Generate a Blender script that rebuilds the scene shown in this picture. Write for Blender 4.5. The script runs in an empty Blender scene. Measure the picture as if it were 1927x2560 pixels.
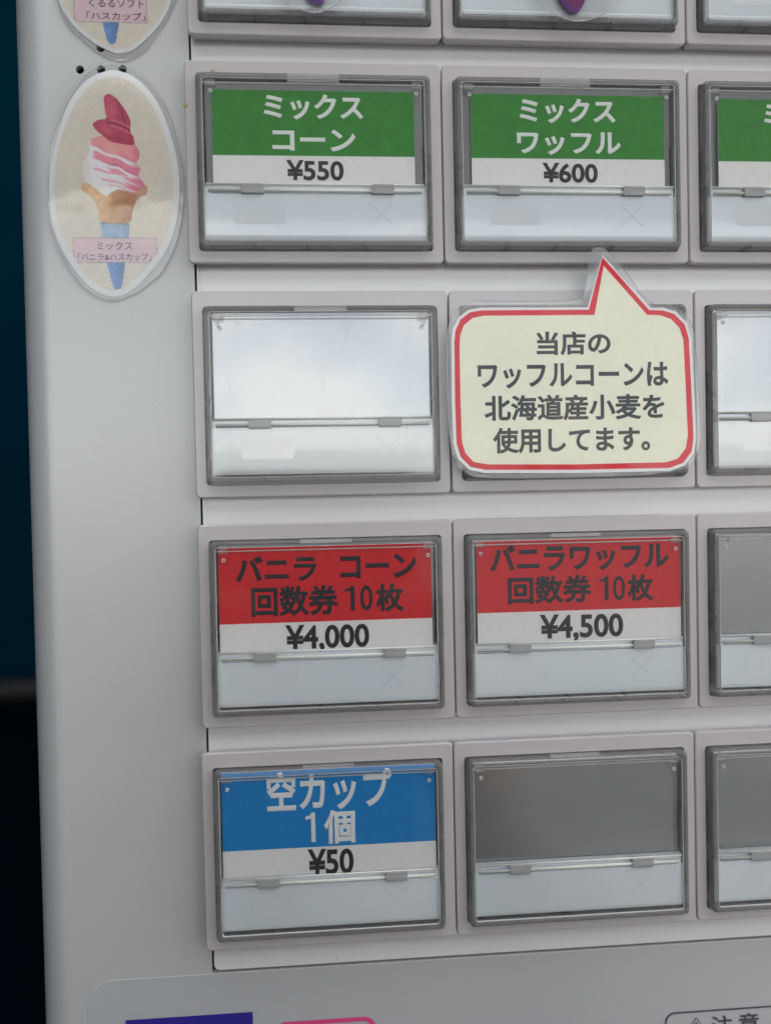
import bpy, bmesh, math, random
import numpy as np
from mathutils import Matrix, Vector
from mathutils.geometry import tessellate_polygon

S = bpy.context.scene
COL = S.collection
random.seed(7)
R = math.radians
MM = 0.001
BASE = Matrix.Translation((0, 0, 1.52))        # middle of the button field, 1.52 m above the ground

def P(x, yd, e):
    """machine-front millimetres (x right, yd down, e out of the front) -> metres"""
    return Vector((x * MM, -e * MM, -yd * MM))

# ------------------------------------------------------------------ camera
cam_d = bpy.data.cameras.new('camera')
cam = bpy.data.objects.new('camera', cam_d)
COL.objects.link(cam)
S.camera = cam
RC = [[0.9968005, 0.0207845, -0.0771795], [-0.0223248, 0.9995674, -0.0191487], [0.0767481, 0.0208104, 0.9968333]]
CC = (-46.755, 18.38, -155.677)
def pv(v): return Vector((v[0], v[2], -v[1]))
ax, ay, az = pv(RC[0]), -pv(RC[1]), -pv(RC[2])
m = Matrix.Identity(4)
for i in range(3):
    m[i][0], m[i][1], m[i][2] = ax[i], ay[i], az[i]
m.translation = pv(CC) * MM
cam.matrix_world = BASE @ m
cam_d.sensor_fit = 'VERTICAL'
cam_d.sensor_height = 24
cam_d.lens = 2100 / 2560 * 24
cam_d.clip_start = 0.005
cam_d.clip_end = 2000
cam_d.dof.use_dof = True
cam_d.dof.focus_distance = 0.153
cam_d.dof.aperture_fstop = 5

# ------------------------------------------------------------------ world, sun, exposure
W = bpy.data.worlds.new('World'); S.world = W; W.use_nodes = True
nt = W.node_tree; nt.nodes.clear()
def wn(t, **k):
    n = nt.nodes.new(t)
    for a, b in k.items(): setattr(n, a, b)
    return n
SUN_EL, SUN_ROT = R(48), R(25)
sky = wn('ShaderNodeTexSky', sky_type='NISHITA', sun_disc=False, sun_elevation=SUN_EL, sun_rotation=SUN_ROT)
tc = wn('ShaderNodeTexCoord')
mp = wn('ShaderNodeMapping'); mp.inputs['Scale'].default_value = (1, 1, 2.2)
nz = wn('ShaderNodeTexNoise'); nz.inputs['Scale'].default_value = 6.5; nz.inputs['Detail'].default_value = 6; nz.inputs['Roughness'].default_value = .55
cr = wn('ShaderNodeValToRGB'); cr.color_ramp.elements[0].position = .45; cr.color_ramp.elements[1].position = .60
mx = wn('ShaderNodeMix', data_type='RGBA')
mx.inputs[7].default_value = (7.9, 7.8, 7.55, 1)
# cloud banks pile up towards the horizon and break up overhead
sx_ = wn('ShaderNodeSeparateXYZ'); el = wn('ShaderNodeMapRange')
el.inputs[1].default_value = .0; el.inputs[2].default_value = .16; el.inputs[3].default_value = .12; el.inputs[4].default_value = .02
ad = wn('ShaderNodeMath', operation='ADD')
bg = wn('ShaderNodeBackground'); bg.inputs['Strength'].default_value = 0.12
ow = wn('ShaderNodeOutputWorld')
nt.links.new(tc.outputs['Generated'], mp.inputs[0]); nt.links.new(mp.outputs[0], nz.inputs['Vector'])
nt.links.new(tc.outputs['Generated'], sx_.inputs[0]); nt.links.new(sx_.outputs['Z'], el.inputs[0]); nt.links.new(el.outputs[0], ad.inputs[1]); nt.links.new(nz.outputs['Fac'], ad.inputs[0]); nt.links.new(ad.outputs[0], cr.inputs[0]); nt.links.new(cr.outputs[0], mx.inputs[0])
hs = wn('ShaderNodeHueSaturation'); hs.inputs['Saturation'].default_value = .55; nt.links.new(sky.outputs[0], hs.inputs['Color']); nt.links.new(hs.outputs[0], mx.inputs[6]); nt.links.new(mx.outputs[2], bg.inputs[0]); nt.links.new(bg.outputs[0], ow.inputs[0])
sun_d = bpy.data.lights.new('sun', 'SUN'); sun_d.energy = 2.5; sun_d.angle = R(.5); sun_d.color = (1, .96, .9)
sun = bpy.data.objects.new('sun', sun_d); COL.objects.link(sun)
# direction towards the sun
sd = Vector((math.sin(SUN_ROT) * math.cos(SUN_EL), math.cos(SUN_ROT) * math.cos(SUN_EL), math.sin(SUN_EL)))
sun.rotation_euler = sd.to_track_quat('Z', 'Y').to_euler()
S.view_settings.view_transform = 'Standard'
S.view_settings.look = 'None'
S.view_settings.exposure = 1.74
S.view_settings.gamma = 1
S.cycles.use_denoising = True
S.cycles.max_bounces = 14
S.cycles.transparent_max_bounces = 24
S.cycles.transmission_bounces = 12
S.cycles.glossy_bounces = 6

# ------------------------------------------------------------------ materials
def srgb(r, g, b):
    f = lambda c: (c / 255 / 12.92) if c / 255 <= .04045 else ((c / 255 + .055) / 1.055) ** 2.4
    return (f(r), f(g), f(b), 1)
MATS = {}
def mat(name, col, rough=.5, metal=0., spec=.5, coat=0., var=0., vscale=400., bump=0., bscale=800., specks=0., blotch=0., vcol=False, trans=0., crough=.06):
    if name in MATS: return MATS[name]
    M = bpy.data.materials.new(name); M.use_nodes = True
    t = M.node_tree; b = t.nodes['Principled BSDF']
    b.inputs['Roughness'].default_value = rough; b.inputs['Metallic'].default_value = metal
    b.inputs['Specular IOR Level'].default_value = spec; b.inputs['Coat Weight'].default_value = coat
    b.inputs['Coat Roughness'].default_value = crough
    b.inputs['Transmission Weight'].default_value = trans
    b.inputs['IOR'].default_value = 1.49
    c = tuple(col) + (1,) if len(col) == 3 else col
    b.inputs['Base Color'].default_value = c
    tcn = t.nodes.new('ShaderNodeTexCoord'); src = tcn.outputs['Object']
    cur = None
    def mixc(fac_sock, a, bb, scale=1.):
        n = t.nodes.new('ShaderNodeMix'); n.data_type = 'RGBA'
        if scale != 1.:
            mm_ = t.nodes.new('ShaderNodeMath'); mm_.operation = 'MULTIPLY'; mm_.inputs[1].default_value = scale
            t.links.new(fac_sock, mm_.inputs[0]); fac_sock = mm_.outputs[0]
        t.links.new(fac_sock, n.inputs[0])
        for k, v in ((6, a), (7, bb)):
            if isinstance(v, tuple): n.inputs[k].default_value = v
            else: t.links.new(v, n.inputs[k])
        return n.outputs[2]
    if vcol:
        a = t.nodes.new('ShaderNodeVertexColor'); a.layer_name = 'print'; cur = a.outputs[0]
    if var:
        n = t.nodes.new('ShaderNodeTexNoise'); n.inputs['Scale'].default_value = vscale; n.inputs['Detail'].default_value = 5
        t.links.new(src, n.inputs['Vector'])
        base = cur if cur is not None else c
        hsv = t.nodes.new('ShaderNodeHueSaturation')
        if cur is None: hsv.inputs['Color'].default_value = c
        else: t.links.new(cur, hsv.inputs['Color'])
        mr = t.nodes.new('ShaderNodeMapRange'); mr.inputs[1].default_value = .3; mr.inputs[2].default_value = .7
        mr.inputs[3].default_value = 1 - var; mr.inputs[4].default_value = 1 + var
        t.links.new(n.outputs['Fac'], mr.inputs[0]); t.links.new(mr.outputs[0], hsv.inputs['Value'])
        cur = hsv.outputs[0]
    if blotch:
        n = t.nodes.new('ShaderNodeTexNoise'); n.inputs['Scale'].default_value = 90; n.inputs['Detail'].default_value = 7
        n.inputs['Roughness'].default_value = .7
        t.links.new(src, n.inputs['Vector'])
        r_ = t.nodes.new('ShaderNodeValToRGB'); r_.color_ramp.elements[0].position = .56; r_.color_ramp.elements[1].position = .8
        t.links.new(n.outputs['Fac'], r_.inputs[0])
        cur = mixc(r_.outputs[0], cur if cur is not None else c, (c[0] * .62, c[1] * .57, c[2] * .5, 1), blotch)
    if specks:
        v = t.nodes.new('ShaderNodeTexVoronoi'); v.inputs['Scale'].default_value = 210; v.inputs['Randomness'].default_value = 1
        t.links.new(src, v.inputs['Vector'])
        lt = t.nodes.new('ShaderNodeMath'); lt.operation = 'LESS_THAN'; lt.inputs[1].default_value = .034
        t.links.new(v.outputs['Distance'], lt.inputs[0])
        n2 = t.nodes.new('ShaderNodeTexNoise'); n2.inputs['Scale'].default_value = 60
        t.links.new(src, n2.inputs['Vector'])
        g2 = t.nodes.new('ShaderNodeMath'); g2.operation = 'GREATER_THAN'; g2.inputs[1].default_value = .5
        t.links.new(n2.outputs['Fac'], g2.inputs[0])
        ml = t.nodes.new('ShaderNodeMath'); ml.operation = 'MULTIPLY'
        t.links.new(lt.outputs[0], ml.inputs[0]); t.links.new(g2.outputs[0], ml.inputs[1])
        cur = mixc(ml.outputs[0], cur if cur is not None else c, (.03, .025, .02, 1), specks)
    if specks:
        v = t.nodes.new('ShaderNodeTexVoronoi'); v.inputs['Scale'].default_value = 520
        mpv = t.nodes.new('ShaderNodeMapping'); mpv.inputs['Scale'].default_value = (1, 1, .45); mpv.inputs['Rotation'].default_value = (0, .6, 0)
        t.links.new(src, mpv.inputs[0]); t.links.new(mpv.outputs[0], v.inputs['Vector'])
        lt = t.nodes.new('ShaderNodeMath'); lt.operation = 'LESS_THAN'; lt.inputs[1].default_value = .075
        t.links.new(v.outputs['Distance'], lt.inputs[0])
        n3 = t.nodes.new('ShaderNodeTexNoise'); n3.inputs['Scale'].default_value = 34; n3.inputs['Detail'].default_value = 4
        t.links.new(src, n3.inputs['Vector'])
        mr3 = t.nodes.new('ShaderNodeMapRange'); mr3.inputs[1].default_value = .55; mr3.inputs[2].default_value = .68; mr3.inputs[3].default_value = 0; mr3.inputs[4].default_value = .6 * specks
        t.links.new(n3.outputs['Fac'], mr3.inputs[0])
        ml3 = t.nodes.new('ShaderNodeMath'); ml3.operation = 'MULTIPLY'
        t.links.new(lt.outputs[0], ml3.inputs[0]); t.links.new(mr3.outputs[0], ml3.inputs[1])
        cur = mixc(ml3.outputs[0], cur if cur is not None else c, (.12, .11, .09, 1))
    if cur is not None: t.links.new(cur, b.inputs['Base Color'])
    if bump:
        n = t.nodes.new('ShaderNodeTexNoise'); n.inputs['Scale'].default_value = bscale; n.inputs['Detail'].default_value = 3
        t.links.new(src, n.inputs['Vector'])
        bp_ = t.nodes.new('ShaderNodeBump'); bp_.inputs['Strength'].default_value = bump; bp_.inputs['Distance'].default_value = .0002
        t.links.new(n.outputs['Fac'], bp_.inputs['Height']); t.links.new(bp_.outputs[0], b.inputs['Normal'])
        if coat: t.links.new(bp_.outputs[0], b.inputs['Coat Normal'])
    MATS[name] = M
    return M

def clear(name, tint=(1, 1, 1), ior=1.5, rough=.02, boost=1.5, bump=0., bscale=60., scratch=0., haze=0.):
    """thin clear plastic: sharp reflection by angle over plain see-through"""
    M = bpy.data.materials.new(name); M.use_nodes = True
    t = M.node_tree; t.nodes.clear()
    o = t.nodes.new('ShaderNodeOutputMaterial'); mix = t.nodes.new('ShaderNodeMixShader')
    tr = t.nodes.new('ShaderNodeBsdfTransparent'); tr.inputs[0].default_value = tuple(tint) + (1,)
    gl = t.nodes.new('ShaderNodeBsdfGlossy'); gl.inputs['Roughness'].default_value = rough
    fr = t.nodes.new('ShaderNodeFresnel'); fr.inputs[0].default_value = ior
    ma = t.nodes.new('ShaderNodeMath'); ma.operation = 'MULTIPLY'; ma.inputs[1].default_value = boost; ma.use_clamp = True
    t.links.new(fr.outputs[0], ma.inputs[0])
    t.links.new(ma.outputs[0], mix.inputs[0]); t.links.new(tr.outputs[0], mix.inputs[1]); t.links.new(gl.outputs[0], mix.inputs[2])
    out = mix.outputs[0]
    tcn = t.nodes.new('ShaderNodeTexCoord')
    if haze or scratch:
        df = t.nodes.new('ShaderNodeBsdfDiffuse'); df.inputs[0].default_value = (.75, .75, .74, 1)
        m2 = t.nodes.new('ShaderNodeMixShader'); m2.inputs[0].default_value = haze
        if scratch:
            mp_ = t.nodes.new('ShaderNodeMapping'); mp_.inputs['Rotation'].default_value = (0, R(28), 0); mp_.inputs['Scale'].default_value = (4.5, 1, .8)
            n = t.nodes.new('ShaderNodeTexNoise'); n.inputs['Scale'].default_value = 60; n.inputs['Detail'].default_value = 8; n.inputs['Roughness'].default_value = .75
            t.links.new(tcn.outputs['Object'], mp_.inputs[0]); t.links.new(mp_.outputs[0], n.inputs['Vector'])
            rr = t.nodes.new('ShaderNodeMapRange'); rr.inputs[1].default_value = .58; rr.inputs[2].default_value = .72
            rr.inputs[3].default_value = haze; rr.inputs[4].default_value = haze + scratch
            t.links.new(n.outputs['Fac'], rr.inputs[0]); t.links.new(rr.outputs[0], m2.inputs[0])
        t.links.new(out, m2.inputs[1]); t.links.new(df.outputs[0], m2.inputs[2]); out = m2.outputs[0]
    if bump:
        n = t.nodes.new('ShaderNodeTexNoise'); n.inputs['Scale'].default_value = bscale; n.inputs['Detail'].default_value = 3
        t.links.new(tcn.outputs['Object'], n.inputs['Vector'])
        b = t.nodes.new('ShaderNodeBump'); b.inputs['Strength'].default_value = bump; b.inputs['Distance'].default_value = .0015
        t.links.new(n.outputs['Fac'], b.inputs['Height']); t.links.new(b.outputs[0], gl.inputs['Normal']); t.links.new(b.outputs[0], fr.inputs['Normal'])
    t.links.new(out, o.inputs[0])
    return M

m_panel = mat('white_paint', (.45, .453, .45), rough=.36, spec=.9, coat=1., crough=.26, bump=.05, bscale=1500, specks=.45, blotch=.14, var=.015, vscale=40)
m_plate = mat('white_plate_paint', (.71, .715, .71), rough=.34, spec=.9, coat=1., crough=.24, bump=.05, bscale=1500, specks=.6, blotch=.05, var=.015, vscale=40)
m_sheet = mat('overlay_sheet', (.425, .432, .438), rough=.34, spec=.9, coat=.9, crough=.22, var=.01)
m_bezel = mat('warm_grey_plastic', (.485, .45, .448), rough=.24, spec=.5, coat=.5, bump=.04, bscale=2500, specks=.35, var=.02, vscale=60)
m_dark = mat('dark_gap', (.02, .022, .024), rough=.6)
m_well = mat('well_plastic', (.56, .52, .50), rough=.4)
m_switch = mat('beige_switch_plastic', (.70, .64, .56), rough=.5, var=.05, vscale=150)
m_silver = mat('silver_backing', (.385, .40, .40), rough=.16, metal=.6, var=.03, vscale=250)
m_strip = mat('pale_blue_plate', (.79, .855, .885), rough=.16, spec=.5, coat=1., var=.012, vscale=100)
m_mark = mat('faint_print', (.775, .825, .845), rough=.16, coat=1., var=.02, vscale=200)
m_cross = mat('faint_cross_print', (.70, .76, .79), rough=.16, coat=1.)
m_paper = mat('white_paper', (.86, .845, .82), rough=.8, var=.03, vscale=900, bump=.15, bscale=3000)
m_green = mat('green_print', (.035, .25, .03), rough=.75, var=.13, vscale=500, bump=.15, bscale=3000)
m_red = mat('red_print', (.68, .018, .026), rough=.7, var=.08, vscale=500)
m_blue = mat('blue_print', (.0, .235, .60), rough=.7, var=.06, vscale=500)
m_black = mat('black_ink', (.016, .018, .024), rough=.6)
m_white = mat('white_ink', (.86, .87, .84), rough=.7)
m_glass = clear('clear_acrylic', (.985, .985, .985), haze=.13, boost=.9, rough=.03, bump=.03, bscale=120)
m_rib = clear('acrylic_rib', (.95, .95, .96), haze=.2, boost=1.1, rough=.05)
m_tabc = clear('smoky_tab', (.8, .81, .82), haze=.3, boost=1.2, rough=.1)
m_tabs = mat('smoky_hinge_plastic', (.42, .44, .45), rough=.2, trans=.45)
m_rod = mat('milky_rod_plastic', (.80, .79, .75), rough=.15, trans=.35)
m_window = clear('window_plastic', (.99, .99, .99), bump=.02, bscale=30, haze=.006, boost=.6)
m_windowb = clear('scratched_window_plastic', (.99, .99, .99), bump=.02, bscale=30, haze=.012, scratch=.12, rough=.05, boost=1.5)
m_windowc = clear('dusty_window_plastic', (.99, .99, .99), bump=.02, bscale=30, haze=.012, scratch=.1, rough=.05, boost=.7)
m_lam = clear('laminate_film', (.99, .99, .99), bump=.18, bscale=45, rough=.015, boost=.8)
m_lamedge = clear('laminate_margin', (.93, .935, .94), bump=.2, bscale=80, rough=.03, boost=1.2, haze=.09)
m_rimfilm = clear('laminate_rim_film', (.9, .9, .9), haze=.3, boost=1.4)
m_lamsign = clear('sign_laminate_film', (.99, .99, .99), bump=.7, bscale=30, rough=.02, boost=.36)
m_cream = mat('cream_print', (.88, .875, .69), rough=.6, var=.025, vscale=900)
m_redline = mat('red_line_print', (.74, .012, .028), rough=.6, var=.05)
m_cardwhite = mat('card_white', (.88, .885, .885), rough=.6, var=.02)
m_print = mat('photo_print', (.6, .6, .5), rough=.6, vcol=True, var=.04, vscale=1500)
m_greytext = mat('grey_ink', (.045, .038, .055), rough=.6)
m_pinkbox = mat('pink_box_print', (.60, .47, .49), rough=.6, var=.03, vscale=900)
m_navy = mat('navy_print', (.025, .018, .24), rough=.4)
m_pink = mat('pink_print', (.68, .06, .22), rough=.4)
m_teal = mat('dark_teal_paint', (.0002, .019, .036), rough=1., spec=.0, var=.1, vscale=6)
m_blackp = mat('black_plastic', (.006, .007, .009), rough=.45)
m_lower_wall = mat('near_black_lower_wall', (.0005, .0032, .0062), rough=1., spec=0.)
m_hose = mat('dark_hose_rubber', (.0035, .0035, .004), rough=.45, spec=.3)
m_stain = mat('yellow_stain', (.36, .25, .12), rough=.5)

# ------------------------------------------------------------------ geometry helpers (all in machine-front mm)
def build(name, bm, m, parent=None, smooth=False, bevel=0., seg=2, at=None, angle=35):
    me = bpy.data.meshes.new(name)
    bmesh.ops.recalc_face_normals(bm, faces=bm.faces)
    bm.to_mesh(me); bm.free()
    if m is not None: me.materials.append(m)
    o = bpy.data.objects.new(name, me); COL.objects.link(o)
    if parent is not None: o.parent = parent
    elif at is not None: o.matrix_world = BASE @ Matrix.Translation(P(*at))
    else: o.matrix_world = BASE
    if bevel:
        b = o.modifiers.new('bevel', 'BEVEL'); b.width = bevel * MM; b.segments = seg; b.limit_method = 'ANGLE'; b.angle_limit = R(angle)
        b.harden_normals = False
    if smooth or bevel:
        for p in me.polygons: p.use_smooth = True
        if bevel:
            w = o.modifiers.new('wn', 'WEIGHTED_NORMAL'); w.keep_sharp = True
    return o

def ccw(pts):
    a = sum(pts[i][0] * pts[(i + 1) % len(pts)][1] - pts[(i + 1) % len(pts)][0] * pts[i][1] for i in range(len(pts)))
    return list(pts) if a > 0 else list(pts)[::-1]

def add_prism(bm, loops, e0, e1):
    """loops: outer polygon and holes, (x, yd); solid between e0 and e1"""
    loops = [list(l) for l in loops]
    flat = [p for l in loops for p in l]
    tris = tessellate_polygon([[Vector((p[0], p[1], 0)) for p in l] for l in loops])
    vf = [bm.verts.new(P(p[0], p[1], e1)) for p in flat]
    vb = [bm.verts.new(P(p[0], p[1], e0)) for p in flat]
    for t in tris:
        try:
            bm.faces.new([vf[i] for i in t]); bm.faces.new([vb[i] for i in reversed(t)])
        except ValueError: pass
    k = 0
    for l in loops:
        n = len(l)
        for i in range(n):
            a, b = k + i, k + (i + 1) % n
            bm.faces.new((vf[a], vf[b], vb[b], vb[a]))
        k += n

def rrect(x0, y0, x1, y1, r, n=5, corners=(1, 1, 1, 1)):
    pts = []
    for (cx, cy, a0, on) in ((x1 - r, y0 + r, -90, corners[1]), (x1 - r, y1 - r, 0, corners[2]), (x0 + r, y1 - r, 90, corners[3]), (x0 + r, y0 + r, 180, corners[0])):
        if not on:
            pts.append((cx + (r if a0 in (-90, 0) else -r), cy + (-r if a0 in (-90, 180) else r))); continue
        for k in range(n + 1):
            a = R(a0 + 90 * k / n); pts.append((cx + r * math.cos(a), cy + r * math.sin(a)))
    return pts

def add_box(bm, x0, y0, x1, y1, e0, e1):
    add_prism(bm, [[(x0, y0), (x1, y0), (x1, y1), (x0, y1)]], e0, e1)

def add_cyl_x(bm, x0, x1, y, e, r, n=10):
    ra = [[bm.verts.new(P(x, y + r * math.cos(2 * math.pi * k / n), e + r * math.sin(2 * math.pi * k / n))) for k in range(n)] for x in (x0, x1)]
    for k in range(n): bm.faces.new((ra[0][k], ra[0][(k + 1) % n], ra[1][(k + 1) % n], ra[1][k]))
    bm.faces.new(ra[0][::-1]); bm.faces.new(ra[1])

def smooth_loop(pts, n=5):
    out = []; L_ = len(pts)
    for i in range(L_):
        p0, p1, p2, p3 = (np.array(pts[(i + k - 1) % L_], float) for k in range(4))
        for s in range(n):
            t = s / n
            q = .5 * ((2 * p1) + (-p0 + p2) * t + (2 * p0 - 5 * p1 + 4 * p2 - p3) * t * t + (-p0 + 3 * p1 - 3 * p2 + p3) * t ** 3)
            out.append((float(q[0]), float(q[1])))
    return out

def inset(pts, d):
    """move a smooth closed outline inwards by d (outwards if negative)"""
    pts = ccw(pts); n = len(pts); out = []
    for i in range(n):
        a, b = pts[i - 1], pts[(i + 1) % n]
        tx, ty = b[0] - a[0], b[1] - a[1]; l = math.hypot(tx, ty) or 1
        out.append((pts[i][0] - ty / l * d, pts[i][1] + tx / l * d))
    return out

def text_bm(s, box, e, bold=.02, thick=.03, bm=None, skew=0.):
    cu = bpy.data.curves.new('t', 'FONT'); cu.body = s; cu.size = 1; cu.bevel_depth = bold; cu.bevel_resolution = 0; cu.extrude = .001; cu.resolution_u = 4
    o = bpy.data.objects.new('t', cu); COL.objects.link(o)
    dg = bpy.context.evaluated_depsgraph_get(); dg.update()
    me = bpy.data.meshes.new_from_object(o.evaluated_get(dg))
    xs = [v.co.x for v in me.vertices]; ys = [v.co.y for v in me.vertices]
    x0, y0, x1, y1 = box
    sx = (x1 - x0) / (max(xs) - min(xs)); sy = (y1 - y0) / (max(ys) - min(ys)); mxx, mxy = min(xs), max(ys)
    for v in me.vertices:
        X = x0 + (v.co.x - mxx) * sx; Y = y0 + (mxy - v.co.y) * sy
        Y += skew * (X - x0)
        v.co = P(X, Y, e + (0 if v.co.z < 0 else thick * (1 if v.co.z > .0015 or bold == 0 else .6)))
    if bm is None: bm = bmesh.new()
    bm.from_mesh(me)
    bpy.data.objects.remove(o); bpy.data.curves.remove(cu); bpy.data.meshes.remove(me)
    return bm

def lettering(name, s, box, e, m, parent, bold=.02, label=None, skew=0.):
    o = build(name, text_bm(s, box, e, bold, skew=skew), m, parent)
    if label: o['label'] = label
    return o

def root(name, label, cat, group=None, at=(0, 0, 0)):
    o = bpy.data.objects.new(name, None); COL.objects.link(o)
    o.empty_display_size = .01
    o.matrix_world = BASE @ Matrix.Translation(P(*at))
    o['label'] = label; o['category'] = cat
    if group: o['group'] = group
    return o

# ------------------------------------------------------------------ the machine
machine = root('ticket_machine', 'white meal ticket machine front with five rows of clear push buttons', 'ticket machine')

# front sheet: L-shaped, round left edge, four small holes
bm = bmesh.new()
def circle(cx, cy, r, n=28): return [(cx + r * math.cos(2 * math.pi * k / n), cy + r * math.sin(2 * math.pi * k / n)) for k in range(n)]
XL, XR, YT, YB = -94.3, 130., -140., 190.
SX, SY = -68.62, 106.15          # edge of the opening that takes the button plate
outer = [(XL, YT), (SX, YT), (SX, SY), (XR, SY), (XR, YB), (XL, YB)]
HOLES = [(-87.92, -58.81), (-84.21, -58.9), (-80.44, -59.02), (-84.17, -62.71)]
add_prism(bm, [outer] + [circle(x, y, .74) for x, y in HOLES], -1.2, 0)
front = build('front_sheet', bm, m_panel, machine)
# rounded left edge and side as one bent sheet
bm = bmesh.new()
prof = [(XL, 0)]
for k in range(1, 17):
    a = R(90 * k / 16); prof.append((XL - 6.1 * math.sin(a), -6.1 + 6.1 * math.cos(a)))
prof.append((XL - 6.1, -420))
for i in range(len(prof) - 1):
    vs = [bm.verts.new(P(prof[i][0], YT, prof[i][1])), bm.verts.new(P(prof[i + 1][0], YT, prof[i + 1][1])),
          bm.verts.new(P(prof[i + 1][0], YB, prof[i + 1][1])), bm.verts.new(P(prof[i][0], YB, prof[i][1]))]
    bm.faces.new(vs)
bmesh.ops.remove_doubles(bm, verts=bm.verts, dist=1e-7)
build('side_panel', bm, m_panel, machine, smooth=True)
# dark chassis behind the sheet (closes holes, gaps and the back)
bm = bmesh.new(); add_box(bm, XL - 5.5, YT + .5, XR, YB - .5, -410, -8)
build('chassis', bm, m_dark, machine)
# plate that carries the buttons, lying in the opening with a narrow gap
UW, UH = 46.0, 36.5
def cols_(c, p): return {1: c - p, 2: c, 3: c + p}
ROWS = {1: (-82.0, 36.5, cols_(-.15, 45.5)), 2: (-41.4, 35.9, cols_(-.33, 45.95)), 3: (-.1, 37.0, cols_(.3, 46.2)), 4: (41.55, 36.8, cols_(.28, 46.15)), 5: (82.35, 36.1, cols_(-.5, 45.85))}
bm = bmesh.new()
holes = []
for r_, (cy, hh, cs) in ROWS.items():
    x0 = cs[1] - 21.3; x1 = cs[3] + 21.3
    holes.append([(x0, cy - 15.4), (x1, cy - 15.4), (x1, cy + 15.8), (x0, cy + 15.8)])
add_prism(bm, [[(SX + .36, YT), (XR, YT), (XR, SY - .42)] + [(SX + .36 + 1.0 - 1.0 * math.sin(R(90 * k / 6)), SY - .42 - 1.0 + 1.0 * math.cos(R(90 * k / 6))) for k in range(7)]] + holes, -1.4, 0)
build('button_plate', bm, m_plate, machine, bevel=.12, seg=2)

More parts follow.
